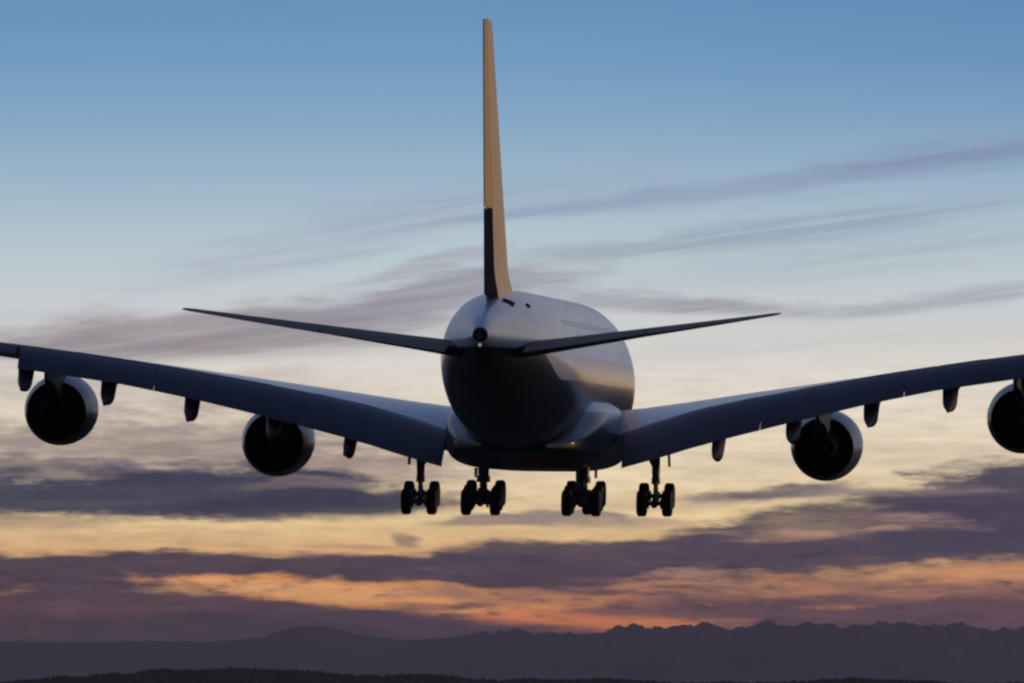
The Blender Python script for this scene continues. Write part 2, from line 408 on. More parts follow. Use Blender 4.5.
bm = bmesh.new()
S = 60000
gr = [[bm.verts.new((x, y, 0)) for x in (-S, -20000, -4000, 0, 4000, 20000, S)] for y in (-3000, -2000, -1000, 1500, 8000, 25000, 62000)]
for a, b in zip(gr, gr[1:]):
    for i in range(6): bm.faces.new((a[i], a[i + 1], b[i + 1], b[i]))
structure(link('ground', bm, MGROUND, smooth=False))

def row_h(y, dist):       # height above the camera of a picture row at a distance
    return math.tan(R((HORIZON - y) / PPD)) * dist + CAM_H
RIDGE = [(-900, 640), (-300, 634), (0, 641), (60, 642), (150, 641), (225, 641), (262, 637), (284, 629), (298, 627), (328, 626), (342, 631), (360, 635),
         (400, 640), (440, 640), (460, 636), (480, 633), (502, 631), (518, 630), (545, 634), (566, 632), (587, 634), (610, 630),
         (630, 624), (648, 627), (660, 628), (678, 625), (700, 625), (712, 623), (724, 628), (734, 632), (747, 628), (758, 623),
         (768, 621), (782, 626), (794, 627), (815, 622), (842, 627), (870, 624), (888, 622), (930, 624), (962, 624), (992, 630),
         (1024, 626), (1100, 632), (1400, 628), (2000, 640)]
bm = bmesh.new()
D0 = 46000.0
xs = [-900 + i * 3.0 for i in range(int(2900 / 3.0) + 1)]
depths = [-7000, -6000, -5000, -4200, -3500, -2800, -2200, -1600, -1100, -700, -350, 0, 400, 1200, 2600, 5000]
fall = [0.0, 0.10, 0.22, 0.33, 0.44, 0.55, 0.65, 0.75, 0.83, 0.90, 0.955, 1.0, 0.93, 0.75, 0.45, 0.0]
rows = []
for dd, fl in zip(depths, fall):
    row = []
    for px in xs:
        X = math.tan(R((px - 512) / PPD)) * D0
        sh = px
        amp = 1.2 + 2.6 * min(1, max(0, (px - 380) / 200))
        if fl == 1.0:
            base = interp(RIDGE, px)
        else:      # away from the crest the ridge line is smoothed out and wanders sideways
            off = 60 * mnoise.noise(Vector((px * 0.01, dd / 1500.0, 5.0)))
            base = sum(interp(RIDGE, px + off + k) for k in (-36, -18, 0, 18, 36)) / 5
        h = row_h(base + amp * mnoise.fractal(Vector((px * 0.11, dd / 260.0, 1.7)), 0.7, 2.0, 4), D0)
        nz = mnoise.fractal(Vector((X / 700.0, dd / 700.0, 2.2)), 0.8, 2.0, 5)
        z = h * fl * (1 + 0.28 * nz * (1 - fl))
        if dd < 0: z = min(z, h * (D0 + dd) / D0 * 0.985)
        if fl == 0.0: z = -2.0
        row.append(bm.verts.new((X, D0 + dd, z)))
    rows.append(row)
for a, b in zip(rows, rows[1:]):
    for i in range(len(xs) - 1): bm.faces.new((a[i], a[i + 1], b[i + 1], b[i]))
structure(link('mountains', bm, MMOUNT))

# near wooded rise
D1 = 14000.0
CREST = [(-400, 696), (-40, 688), (10, 684), (30, 682), (60, 679), (95, 678.5), (105, 676), (130, 676), (150, 673), (185, 672), (215, 671.5),
         (260, 671.5), (300, 672), (330, 674.5), (360, 677.5), (385, 679), (400, 676.5), (430, 676), (450, 678.5), (480, 681.5), (540, 682.5), (562, 681.5), (600, 682), (640, 683), (700, 685),
         (800, 684), (825, 681.5), (850, 680), (870, 681), (900, 683.5), (960, 686), (1100, 686), (1500, 694)]
bm = bmesh.new()
hx = [-400 + i * 6.0 for i in range(317)]
hd = [-2600, -1800, -950, -330, 0, 420, 1200, 2400]
hf = [0.0, 0.3, 0.66, 0.93, 1.0, 0.92, 0.55, 0.0]
rows = []
def crest_h(px): return row_h(interp(CREST, px) + 0.8, D1)
for dd, fl in zip(hd, hf):
    row = []
    for px in hx:
        X = math.tan(R((px - 512) / PPD)) * D1
        z = crest_h(px) * fl * (1 + 0.05 * mnoise.noise(Vector((X / 90, dd / 200, 0)))) if fl else -1.0
        row.append(bm.verts.new((X, D1 + dd, z)))
    rows.append(row)
for a, b in zip(rows, rows[1:]):
    for i in range(len(hx) - 1): bm.faces.new((a[i], a[i + 1], b[i + 1], b[i]))
structure(link('hill', bm, MHILL))

MLEAF = mat('winter_wood_foliage', (0.014, 0.014, 0.012), 0.9, var=0.35, scale=0.05, spec=0.1)
bm = bmesh.new()
rt = random.Random(3)
for k in range(11000):
    px = rt.uniform(-20, 1060); dd = rt.uniform(-1150, 40)
    dens = 0.5 + 0.5 * mnoise.noise(Vector((px * 0.035, 4.2, 0)))
    if rt.random() > 0.2 + 0.9 * dens: continue
    X = math.tan(R((px - 512) / PPD)) * D1
    base = crest_h(px) * interp([(-1800, 0.3), (-950, 0.66), (-330, 0.93), (0, 1.0)], dd)
    hgt = rt.uniform(2.2, 4.6) * (0.55 + 0.8 * dens)
    w = hgt * rt.uniform(0.45, 0.9)
    n = 6; ph = rt.uniform(0, 6)
    rings = []
    for f, rr in ((0.0, 0.3), (0.25, 0.9), (0.55, 1.0), (0.8, 0.6), (1.0, 0.12)):
        rings.append([(X + w * rr * rt.uniform(0.7, 1.25) * math.cos(ph + 2 * math.pi * i / n), D1 + dd + w * rr * rt.uniform(0.7, 1.25) * math.sin(ph + 2 * math.pi * i / n),
                       base - 0.6 + hgt * (f + rt.uniform(-0.05, 0.05))) for i in range(n)])
    loft(bm, rings)
wood = link('wood', bm, MLEAF, smooth=False)
wood['kind'] = 'stuff'

# a small pale building on the crest of the rise
hut = bpy.data.objects.new('hut', None); COL.objects.link(hut)
hut['label'] = 'small pale hut with a dark pitched roof standing on the crest of the wooded hill'
hut['category'] = 'hut'
hpx = 230.0
hut.location = (math.tan(R((hpx - 512) / PPD)) * (D1 - 40), D1 - 40, crest_h(hpx) * 0.992)
MHUT = mat('pale_render', (0.42, 0.40, 0.38), 0.8, var=0.1, scale=0.8)
MROOF = mat('dark_roof_tiles', (0.06, 0.05, 0.05), 0.8, var=0.2, scale=2)
bm = bmesh.new(); box(bm, (0, 0, 1.6), (4.6, 4.0, 4.2)); link('wall', bm, MHUT, hut, smooth=False)
bm = bmesh.new(); loft(bm, [[(x, -2.4, 3.72), (x, 0, 5.1), (x, 2.4, 3.72)] for x in (-2.6, 2.6)]); link('roof', bm, MROOF, hut, smooth=False)
bm = bmesh.new(); box(bm, (-1.0, -2.02, 1.3), (0.9, 0.06, 2.0)); link('door', bm, MROOF, hut, smooth=False)
bm = bmesh.new(); box(bm, (1.0, -2.02, 2.1), (1.0, 0.06, 1.0)); link('window', bm, MBLK, hut, smooth=False)

# ------------------------------------------------------------------ haze
hz = bpy.data.materials.new('evening_haze'); hz.use_nodes = True
hz.node_tree.nodes.clear()
pv = hz.node_tree.nodes.new('ShaderNodeVolumePrincipled'); ho = hz.node_tree.nodes.new('ShaderNodeOutputMaterial')
pv.inputs['Color'].default_value = (0.62, 0.51, 0.56, 1); pv.inputs['Density'].default_value = HAZE_DENSITY
pv.inputs['Anisotropy'].default_value = 0.0
hz.node_tree.links.new(pv.outputs[0], ho.inputs['Volume'])
bm = bmesh.new()
bmesh.ops.create_cube(bm, size=1.0)
for v in bm.verts:
    v.co = (v.co.x * 124000, -4000 + (v.co.y + 0.5) * 68000, -4.0 if v.co.z < 0 else HAZE_TOP)
haze = link('haze', bm, hz, smooth=False); haze['kind'] = 'stuff'

# ------------------------------------------------------------------ airliner
ORG = 36.0                            # the empty sits at the body gear, 36 m behind the nose
root = bpy.data.objects.new('airliner', None); COL.objects.link(root)
root.empty_display_size = 4.0
root['label'] = 'large four engined double deck jet airliner flying away low with landing gear and flaps down'
root['category'] = 'airplane'
DIST = 932.0
def at(px, py, dist):
    return Vector((math.tan(R((px - 512) / PPD)) * dist, dist, math.tan(R((HORIZON - py) / PPD)) * dist + CAM_H))
root.location = at(535.5, 375.5, DIST)
root.rotation_mode = 'YXZ'
root.rotation_euler = (R(0.35), R(0.55), R(-4.5))
def P(x, s, z): return (x, ORG - s, z)

# fuselage
FUS = [(0.0, -1.15, -1.45, 0.12), (0.35, -0.45, -2.0, 0.72), (1.0, 0.25, -2.55, 1.25), (2.5, 1.35, -3.25, 2.0), (5, 2.6, -3.8, 2.75), (8, 3.5, -4.08, 3.25),
       (12, 4.08, -4.2, 3.5), (16, 4.2, -4.2, 3.57), (24, 4.2, -4.2, 3.57), (34, 4.2, -4.2, 3.57), (44, 4.2, -4.2, 3.57), (48, 4.2, -4.15, 3.57), (52, 4.2, -3.85, 3.54),
       (55, 4.17, -3.35, 3.42), (58, 4.10, -2.75, 3.20), (61, 3.97, -2.1, 2.86), (64, 3.75, -1.4, 2.42), (67, 3.4, -0.62, 1.72), (69, 3.08, -0.08, 1.22),
       (70.6, 2.75, 0.45, 0.84), (71.8, 2.4, 0.9, 0.58), (72.6, 2.05, 1.2, 0.40)]
def fus_at(s):
    return [interp([(r[0], r[k]) for r in FUS], s) for k in (1, 2, 3)]
def catmull(tab, s):
    ks = [r[0] for r in tab]
    for i in range(len(ks) - 1):
        if ks[i] <= s <= ks[i + 1]: break
    p = [tab[max(i - 1, 0)], tab[i], tab[i + 1], tab[min(i + 2, len(tab) - 1)]]
    t = (s - ks[i]) / (ks[i + 1] - ks[i]); res = []
    for k in range(1, 4):
        h = ks[i + 1] - ks[i]
        m1 = (p[2][k] - p[0][k]) / max(p[2][0] - p[0][0], 1e-6) * h
        m2 = (p[3][k] - p[1][k]) / max(p[3][0] - p[1][0], 1e-6) * h
        res.append((2 * t**3 - 3 * t**2 + 1) * p[1][k] + (t**3 - 2 * t**2 + t) * m1 + (-2 * t**3 + 3 * t**2) * p[2][k] + (t**3 - t**2) * m2)
    return res
stations = [0, 0.1, 0.25, 0.5, 0.8, 1.2, 1.8, 2.5, 3.5, 5, 6.5, 8, 10, 12, 14, 16, 20, 26, 32, 38, 44, 46, 48] + [49 + i * 1.0 for i in range(22)] + [71.2, 71.8, 72.2, 72.6]
bm = bmesh.new(); rings = []
for s in stations:
    top, bot, hw = catmull(FUS, s)
    zc = top - (top - bot) * 0.515       # widest line
    ring = []
    for i in range(72):
        a = 2 * math.pi * i / 72
        c, sn = math.cos(a), math.sin(a)
        hz = (top - zc) if sn >= 0 else (zc - bot)
        ring.append(P(hw * math.copysign(abs(c) ** 0.94, c), s, zc + hz * math.copysign(abs(sn) ** 0.98, sn)))
    rings.append(ring)
loft(bm, rings)
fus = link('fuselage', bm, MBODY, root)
# tail cone exhaust and tail lamp
bm = bmesh.new(); lathe(bm, [(0.0, 0.36), (-0.35, 0.33), (-0.38, 0.27), (0.2, 0.24)], P(0, 72.6, 1.62), n=28)
link('exhaust_pipe', bm, MNOZ, root)
bm = bmesh.new(); lathe(bm, [(0.0, 0.09), (-0.08, 0.08), (-0.13, 0.04)], P(0, 72.75, 1.12), n=16)
link('tail_lamp', bm, MLENS, root)

# dark vent panels on the tail cone
from mathutils.bvhtree import BVHTree
fbvh = BVHTree.FromPolygons([v.co.copy() for v in fus.data.vertices], [tuple(p.vertices) for p in fus.data.polygons])
for x0, x1, s0, s1 in ((0.55, 1.15, 64.6, 66.0), (1.55, 1.75, 62.0, 63.3)):
    bm = bmesh.new(); g = []
    for i in range(5):
        row = []
        for j in range(5):
            hit = fbvh.ray_cast(Vector((x0 + (x1 - x0) * i / 4, ORG - (s0 + (s1 - s0) * j / 4), 9)), Vector((0, 0, -1)))
            row.append(bm.verts.new(hit[0] + Vector((0, 0, 0.015))))
        g.append(row)
    for i in range(4):
        for j in range(4): bm.faces.new((g[i][j], g[i + 1][j], g[i + 1][j + 1], g[i][j + 1]))
    link('vent_panel', bm, MDARK, root)

# belly fairing
BF = [(17.5, 0.02, -3.9, -4.15), (19, 0.55, -2.6, -4.5), (21, 0.8, -1.9, -4.75), (24, 0.97, -1.2, -4.98), (28, 1.0, -0.9, -5.02), (38, 1.0, -0.9, -5.02), (41, 1.0, -1.0, -5.02),
      (44, 0.96, -1.5, -4.95), (46.5, 0.86, -2.3, -4.75), (48.5, 0.72, -3.0, -4.45), (50.5, 0.4, -3.6, -4.1)]
bm = bmesh.new(); rings = []
for i in range(67):
    s = 17.5 + i * 0.5
    k, top, bot = catmull(BF, min(s, 50.5))
    hw = 4.25 * max(k, 0.02); zc = top + (bot - top) * 0.42
    ring = []
    for j in range(64):
        a = 2 * math.pi * j / 64; c, sn = math.cos(a), math.sin(a)
        hz = (top - zc) if sn >= 0 else (zc - bot)
        e = 0.80 if sn >= 0 else 0.52
        ring.append(P(hw * math.copysign(abs(c) ** e, c), s, zc + hz * math.copysign(abs(sn) ** e, sn)))
    rings.append(ring)
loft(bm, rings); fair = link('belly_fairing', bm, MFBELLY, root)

# irregular red strokes on the underside, seen end on
bvh = BVHTree.FromPolygons([v.co.copy() for v in fair.data.vertices], [tuple(p.vertices) for p in fair.data.polygons])
bm = bmesh.new()
STROKES = [([(0.9, -4.45), (1.3, -4.2), (1.75, -3.98), (2.1, -3.70)], 0.24), ([(0.2, -4.62), (0.7, -4.5), (1.2, -4.62), (1.8, -4.55)], 0.16), ([(-0.3, -4.8), (0.3, -4.74), (1.0, -4.84), (1.6, -4.76), (2.4, -4.84)], 0.13),
           ([(1.9, -4.6), (2.5, -4.7), (3.1, -4.68)], 0.08), ([(0.6, -4.28), (0.75, -4.55), (0.7, -4.8)], 0.08), ([(1.5, -4.3), (1.45, -4.6), (1.65, -4.82)], 0.08)]
for pts, w in STROKES:
    dense = []
    for (x0, z0), (x1, z1) in zip(pts, pts[1:]):
        for k in range(6): dense.append((x0 + (x1 - x0) * k / 6, z0 + (z1 - z0) * k / 6))
    prev = None
    for i, (x, z) in enumerate(dense):
        row = []
        for q in (-1, 1):
            hit = bvh.ray_cast(Vector((x, -60, z + q * w / 2)), Vector((0, 1, 0)))
            row.append(bm.verts.new(hit[0] + hit[1] * 0.012 if hit[1].y < 0 else hit[0] - hit[1] * 0.012) if hit[0] else None)
        if prev and all(prev) and all(row): bm.faces.new((prev[0], prev[1], row[1], row[0]))
        prev = row
bmesh.ops.delete(bm, geom=[v for v in bm.verts if not v.link_faces], context='VERTS')
link('red_strokes', bm, MRED, fair)

# wing tables (span y)
LE = [(2.5, 19.8), (3.5, 20.5), (14, 28.0), (26, 35.7), (38.0, 43.6), (39.3, 44.9)]
TE = [(2.5, 38.1), (3.5, 38.2), (14, 38.6), (26, 43.3), (39.3, 48.4)]
ZT = [(2.5, -3.75), (3.3, -3.45), (4.3, -3.08), (6.2, -2.42), (9.0, -1.60), (11.7, -1.05), (14.6, -0.50), (19, 0.26), (23.5, 0.93), (26, 1.25), (28, 1.47), (39.3, 2.75)]
ZC = [(2.5, -1.85), (4.9, -1.62), (8, -1.22), (10, -0.92), (14, -0.36), (19, 0.33), (23.5, 0.95), (26, 1.26), (28, 1.48), (39.3, 2.78)]
ZB = [(4.0, -5.0), (4.6, -4.92), (6.9, -4.28), (8.35, -3.82), (10.1, -3.33), (13.4, -2.48), (17.6, -1.47), (21.4, -0.70), (26.6, 0.05)]
TH = [(2.5, 2.7), (3.5, 2.65), (14, 1.28), (26, 0.82), (39.3, 0.36)]
HX = 0.765
def sec(y):
    le, te = interp(LE, y), interp(TE, y); c = te - le
    zc, zt, th = interp(ZC, y), interp(ZT, y), interp(TH, y)
    return le, te, c, zc, zt, th
def wing_ring(sgn, y):
    le, te, c, zc, zt, th = sec(y)
    zle = zc - th * 0.55; zlo = zc - th; zh = zt - max(0.10, 0.030 * c)
    zh = min(zh, zt - 0.08)
    up, lo = [], []
    n = 12
    for i in range(n + 1):
        x = (i / n) ** 1.6 * HX
        if x <= 0.36: z = zle + (zc - zle) * math.sqrt(max(0, 1 - (1 - x / 0.36) ** 2))
        else: z = zc + (zt - zc) * ((x - 0.36) / (HX - 0.36)) ** 1.55
        up.append(P(sgn * y, le + x * c, z))
        if x <= 0.38: z = zle - (zle - zlo) * math.sqrt(max(0, 1 - (1 - x / 0.38) ** 2))
        else: z = zlo + (zh - zlo) * ((x - 0.38) / (HX - 0.38)) ** 1.3
        lo.append(P(sgn * y, le + x * c, z))
    return up + lo[:0:-1]
def zlow(y, x):
    le, te, c, zc, zt, th = sec(y); zlo = zc - th; zh = min(zt - max(0.10, 0.030 * c), zt - 0.08)
    return zlo if x < 0.38 else zlo + (zh - zlo) * ((min(x, HX) - 0.38) / (HX - 0.38)) ** 1.3
def flap_ring(sgn, y, zb, length, thick, gap=0.0):
    le, te, c, zc, zt, th = sec(y)
    s0 = le + HX * c + 0.10; z0 = zt - 0.10 - gap
    s1 = s0 + length; z1 = zb
    d = Vector((0, -(s1 - s0), z1 - z0)); L = d.length; d.normalize(); nrm = Vector((0, -d.z, d.y)) * -1
    if nrm.z < 0: nrm = -nrm
    a = Vector(P(sgn * y, s0, z0)); up, lo = [], []
    n = 9
    for i in range(n + 1):
        t = (i / n) ** 1.5
        prof = math.sqrt(t) * 1.9 * (1 - t) if t < 0.2 else 0
        u = thick * (1.48 * math.sqrt(t) - 0.63 * t - 1.76 * t * t + 1.42 * t**3 - 0.51 * t**4)
        cam_ = 0.06 * L * 4 * t * (1 - t)
        up.append(tuple(a + d * (L * t) + nrm * (u * 0.75 + cam_)))
        lo.append(tuple(a + d * (L * t) + nrm * (-u * 0.55 + cam_ * 0.5)))
    return up + lo[:0:-1]
SPAN = [2.5, 3.0, 3.5, 4.3, 5.2, 6.2, 7.5, 9.0, 10.3, 11.7, 13.2, 14.6, 16, 17.5, 19, 21, 23.5, 26, 28, 30, 32.5, 35, 37, 38.2, 39.0, 39.3]
def frange(a, b, n): return [a + (b - a) * i / n for i in range(n + 1)]

def canoe(bm, pts, n=20):      # pts: (x, s, z, half width, half height)
    loft(bm, [[P(x + w * math.cos(2 * math.pi * i / n), s, z + h * math.sin(2 * math.pi * i / n)) for i in range(n)] for x, s, z, w, h in pts])

wings = {}
for sgn in (-1, 1):
    bm = bmesh.new(); loft(bm, [wing_ring(sgn, y) for y in SPAN])
    w = link('wing', bm, MWING, root); wings[sgn] = w
    # flaps: inner, middle, outer
    for a, b in ((4.75, 12.06), (12.085, 19.77), (19.795, 26.7)):
        bm = bmesh.new(); rs = []
        for y in frange(a, b, 8):
            le, te, c, *_ = sec(y)
            rs.append(flap_ring(sgn, y, interp(ZB, y), max(1.55, 0.235 * c), 0.105 * c * 0.35 + 0.06))
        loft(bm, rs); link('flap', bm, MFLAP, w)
    for a, b in ((26.85, 30.2), (30.26, 34.0), (34.06, 38.3)):
        bm = bmesh.new(); rs = []
        for y in frange(a, b, 3):
            le, te, c, zc, zt, th = sec(y)
            rs.append(flap_ring(sgn, y, zt - 0.52 + (y - 27) * 0.012, 0.225 * c, 0.05 * c + 0.02))
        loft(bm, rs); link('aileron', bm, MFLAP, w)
    # spoilers seen on the upper surface: thin panels
    for a, b in ((5.0, 8.2), (8.3, 11.6), (14.0, 16.4), (16.5, 18.9), (19.0, 21.4), (21.5, 23.9)):
        bm = bmesh.new(); top, bot = [], []
        for y in (a, b):
            le, te, c, zc, zt, th = sec(y)
            for x in (0.655, 0.71, 0.768):
                z = zc + (zt - zc) * ((x - 0.36) / (HX - 0.36)) ** 1.55
                top.append(bm.verts.new(P(sgn * y, le + x * c, z + 0.022))); bot.append(bm.verts.new(P(sgn * y, le + x * c, z - 0.03)))
        for g in (top, bot):
            bm.faces.new((g[0], g[1], g[4], g[3])); bm.faces.new((g[1], g[2], g[5], g[4]))
        for i, j in ((0, 1), (1, 2), (2, 5), (5, 4), (4, 3), (3, 0)):
            bm.faces.new((top[i], top[j], bot[j], bot[i]))
        link('spoiler', bm, MWING, w, smooth=False)
    # flap track fairings
    for y, zend in ((9.75, -4.35), (13.75, -3.45), (17.95, -2.62), (22.2, -1.82), (26.4, -1.12)):
        le, te, c, zc, zt, th = sec(y); sh = le + HX * c; fl = max(1.55, 0.235 * c); zf = interp(ZB, y)
        sc_ = 1.0 if y > 12 else 0.85
        bm = bmesh.new(); x = sgn * y
        W_ = 1.08
        canoe(bm, [(px_, s_, z_, w_ * W_, h_ * 1.05) for px_, s_, z_, w_, h_ in [(x, sh - 4.6, zlow(y, 0.40), 0.06, 0.05), (x, sh - 3.9, zlow(y, 0.45) - 0.10, 0.24 * sc_, 0.22),
                   (x, sh - 2.6, zlow(y, 0.55) - 0.30, 0.36 * sc_, 0.42), (x, sh - 1.0, zlow(y, 0.7) - 0.42, 0.41 * sc_, 0.55),
                   (x, sh + 0.3, (zlow(y, HX) + zf) / 2 - 0.45, 0.40 * sc_, 0.62), (x, sh + fl * 0.55, (zf + zend) / 2 - 0.02, 0.36 * sc_, 0.56),
                   (x, sh + fl * 0.95, zend + 0.36, 0.22 * sc_, 0.33), (x, sh + fl * 1.2 + 0.3, zend + 0.13, 0.12, 0.16), (x, sh + fl * 1.25 + 0.55, zend + 0.03, 0.03, 0.04)]])
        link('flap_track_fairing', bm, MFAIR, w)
    # wing tip fence
    bm = bmesh.new()
    rs = []
    for dz, s0, s1 in ((-1.05, 47.6, 48.9), (-0.5, 46.3, 48.7), (0.0, 45.2, 48.4), (0.5, 46.3, 48.7), (1.15, 47.8, 49.2)):
        x = sgn * (39.36 + abs(dz) * 0.05); z = 2.72 + dz
        rs.append([P(x - 0.02, s0, z), P(x - 0.05, (s0 + s1) / 2, z), P(x - 0.015, s1, z), P(x + 0.015, s1, z), P(x + 0.05, (s0 + s1) / 2, z), P(x + 0.02, s0, z)])
    loft(bm, rs); link('wingtip_fence', bm, MW, w)

# engines
def engine(sgn, y, s_in, z, wing_z):
    c = P(sgn * y, s_in, z)
    bm = bmesh.new()
    prof = [(0.05, 1.50), (-0.02, 1.58), (-0.2, 1.67), (-0.6, 1.76), (-1.4, 1.85), (-2.4, 1.86), (-3.4, 1.83), (-4.3, 1.71), (-5.0, 1.56), (-5.02, 1.52),
            (-4.4, 1.53), (-3.2, 1.51), (-2.0, 1.48), (-1.0, 1.43), (-0.3, 1.41), (0.0, 1.45)]
    prof = [(t, r * 1.02) for t, r in prof]
    lathe(bm, prof, (0, 0, 0), n=72, closed=True)
    for f in bm.faces:
        m_ = f.calc_center_median(); r_ = math.hypot(m_.x, m_.z)
        if m_.y < -0.35 and r_ < 1.585:
            if r_ < interp([(5.02, 1.555), (4.4, 1.60), (3.2, 1.60), (0.3, 1.60)][::-1], -m_.y): f.material_index = 1
    e = link('engine', bm, MNAC, root, loc=c, extra=(MDUCT,)); e.rotation_euler = (R(2.5), 0, 0)
    bm = bmesh.new(); lathe(bm, [(-1.15, 1.50), (-1.35, 1.50)], (0, 0, 0), n=48)
    for k in range(24):
        a = 2 * math.pi * k / 24
        d = Vector((math.cos(a), 0, math.sin(a))); t_ = Vector((-math.sin(a), 0, math.cos(a)))
        p0 = d * 0.42; p1 = d * 1.38
        q = [p0 - t_ * 0.05 + Vector((0, -1.0, 0)), p0 + t_ * 0.05 + Vector((0, -1.13, 0)), p1 + t_ * 0.22 + Vector((0, -1.13, 0)), p1 - t_ * 0.12 + Vector((0, -0.88, 0))]
        v = [bm.verts.new(p) for p in q]; v2 = [bm.verts.new(p + Vector((0, 0.03, 0))) for p in q]
        bm.faces.new(v); bm.faces.new(v2[::-1])
        for i in range(4): bm.faces.new((v[i], v[(i + 1) % 4], v2[(i + 1) % 4], v2[i]))
    lathe(bm, [(-0.25, 0.03), (-0.4, 0.16), (-0.75, 0.36), (-1.15, 0.45)], (0, 0, 0), n=32)
    link('fan', bm, MDARK, e)
    bm = bmesh.new()
    lathe(bm, [(-1.36, 0.7), (-2.6, 0.95), (-3.8, 1.02), (-4.8, 0.93), (-5.7, 0.74), (-6.15, 0.62), (-6.16, 0.57), (-5.4, 0.60), (-4.8, 0.62)], (0, 0, 0), n=56)
    link('exhaust_nozzle', bm, MNOZ, e)
    bm = bmesh.new(); lathe(bm, [(-4.79, 0.42), (-5.6, 0.36), (-6.4, 0.20), (-6.95, 0.06)], (0, 0, 0), n=32)
    link('exhaust_cone', bm, MNOZ, e)
    # pylon
    bm = bmesh.new(); dz = wing_z - z
    rs = []
    for dy, z0, z1, w in ((-0.9, 1.70, 1.86, 0.10), (-1.8, 1.66, 2.05, 0.28), (-3.4, 1.5, dz + 0.10, 0.36), (-5.0, 1.10, dz - 0.05, 0.36), (-6.4, 0.78, dz - 0.15, 0.34), (-8.2, dz - 1.15, dz - 0.2, 0.26), (-10.5, dz - 0.75, dz - 0.3, 0.08)):
        z1 = max(z1, z0 + 0.12)
        rs.append([(-w, dy, z0), (-w, dy, z1), (w, dy, z1), (w, dy, z0)])
    loft(bm, rs); link('pylon', bm, MPYL, e, smooth=False)
for sgn in (-1, 1):
    engine(sgn, 14.72, 21.6, -3.38, -0.95)
    engine(sgn, 25.6, 29.4, -1.87, 0.80)

# vertical tail
def foil(t): return 1.48 * math.sqrt(t) - 0.63 * t - 1.76 * t * t + 1.42 * t**3 - 0.51 * t**4
FIN = [(3.3, 53.0, 70.1, 1.25), (4.0, 54.4, 70.15, 0.95), (4.5, 55.4, 70.2, 0.70), (5.2, 56.6, 70.35, 0.56), (8.0, 59.0, 70.75, 0.48), (11, 61.5, 71.25, 0.38), (14.5, 64.4, 71.85, 0.27), (17.3, 66.75, 72.35, 0.17), (17.75, 67.4, 72.4, 0.14)]
def fin_half(z, x):
    le, te, h = [interp([(r[0], r[k]) for r in FIN], z) for k in (1, 2, 3)]
    return le + x * (te - le), h * foil(x) * 1.0
HINGE = 0.695
bm = bmesh.new(); rs = []
for z in [3.3, 3.8, 4.2, 4.7, 5.2, 6.5, 8, 9.5, 11, 12.7, 14.5, 16, 17.3, 17.6, 17.75]:
    a, b = [], []
    for i in range(13):
        x = (i / 12) ** 1.7 * HINGE
        s, h = fin_half(z, x); a.append(P(h, s, z)); b.append(P(-h, s, z))
    rs.append(a + b[:0:-1])
loft(bm, rs); fin = link('tail_fin', bm, MTAN, root)
def rudder(z0, z1, m):
    bm = bmesh.new(); rs = []
    for z in frange(z0, z1, 6):
        a, b = [], []
        for i in range(7):
            x = HINGE + 0.006 + (1 - HINGE - 0.006) * i / 6
            s, h = fin_half(z, x); h = max(h * 1.0, 0.03); a.append(P(h, s, z)); b.append(P(-h, s, z))
        rs.append(a + b[::-1])
    loft(bm, rs); return link('rudder', bm, m, fin)
rudder(8.18, 17.68, MRUD)
r_ = rudder(3.75, 8.12, MBLK); r_['label'] = 'black lower rudder'

# horizontal tail
def stab(sgn):
    ROW = [(0.4, 60.6, 70.4, 0.80, 0.86), (1.6, 61.4, 70.5, 0.92, 0.82), (4, 63.0, 70.9, 1.26, 0.66), (8, 65.7, 71.7, 1.83, 0.44), (12, 68.4, 72.6, 2.38, 0.27), (14.8, 70.3, 73.2, 2.78, 0.14), (15.2, 71.0, 73.3, 2.84, 0.08)]
    inc = R(2.4)
    def pt(y, x, side):
        le, te, z0, h = [interp([(r[0], r[k]) for r in ROW], y) for k in (1, 2, 3, 4)]
        c = te - le
        return P(sgn * y, le + x * c, z0 + (0.5 - x) * c * math.sin(inc) + side * h * foil(x))
    bm = bmesh.new(); rs = []
    for y in (0.4, 1.6, 2.8, 4, 6, 8, 10, 12, 13.5, 14.8, 15.2):
        up = [pt(y, (i / 11) ** 1.7 * 0.70, 1) for i in range(12)]; lo = [pt(y, (i / 11) ** 1.7 * 0.70, -1) for i in range(12)]
        rs.append(up + lo[:0:-1])
    loft(bm, rs); st = link('tailplane', bm, MSTAB, root)
    for a, b in ((2.0, 8.3), (8.36, 14.7)):
        bm = bmesh.new(); rs = []
        for y in frange(a, b, 4):
            up = [pt(y, 0.705 + 0.295 * i / 5, 1) for i in range(6)]; lo = [pt(y, 0.705 + 0.295 * i / 5, -1) for i in range(6)]
            rs.append(up + lo[::-1])
        loft(bm, rs); link('elevator', bm, MSTAB, st)
stab(-1); stab(1)

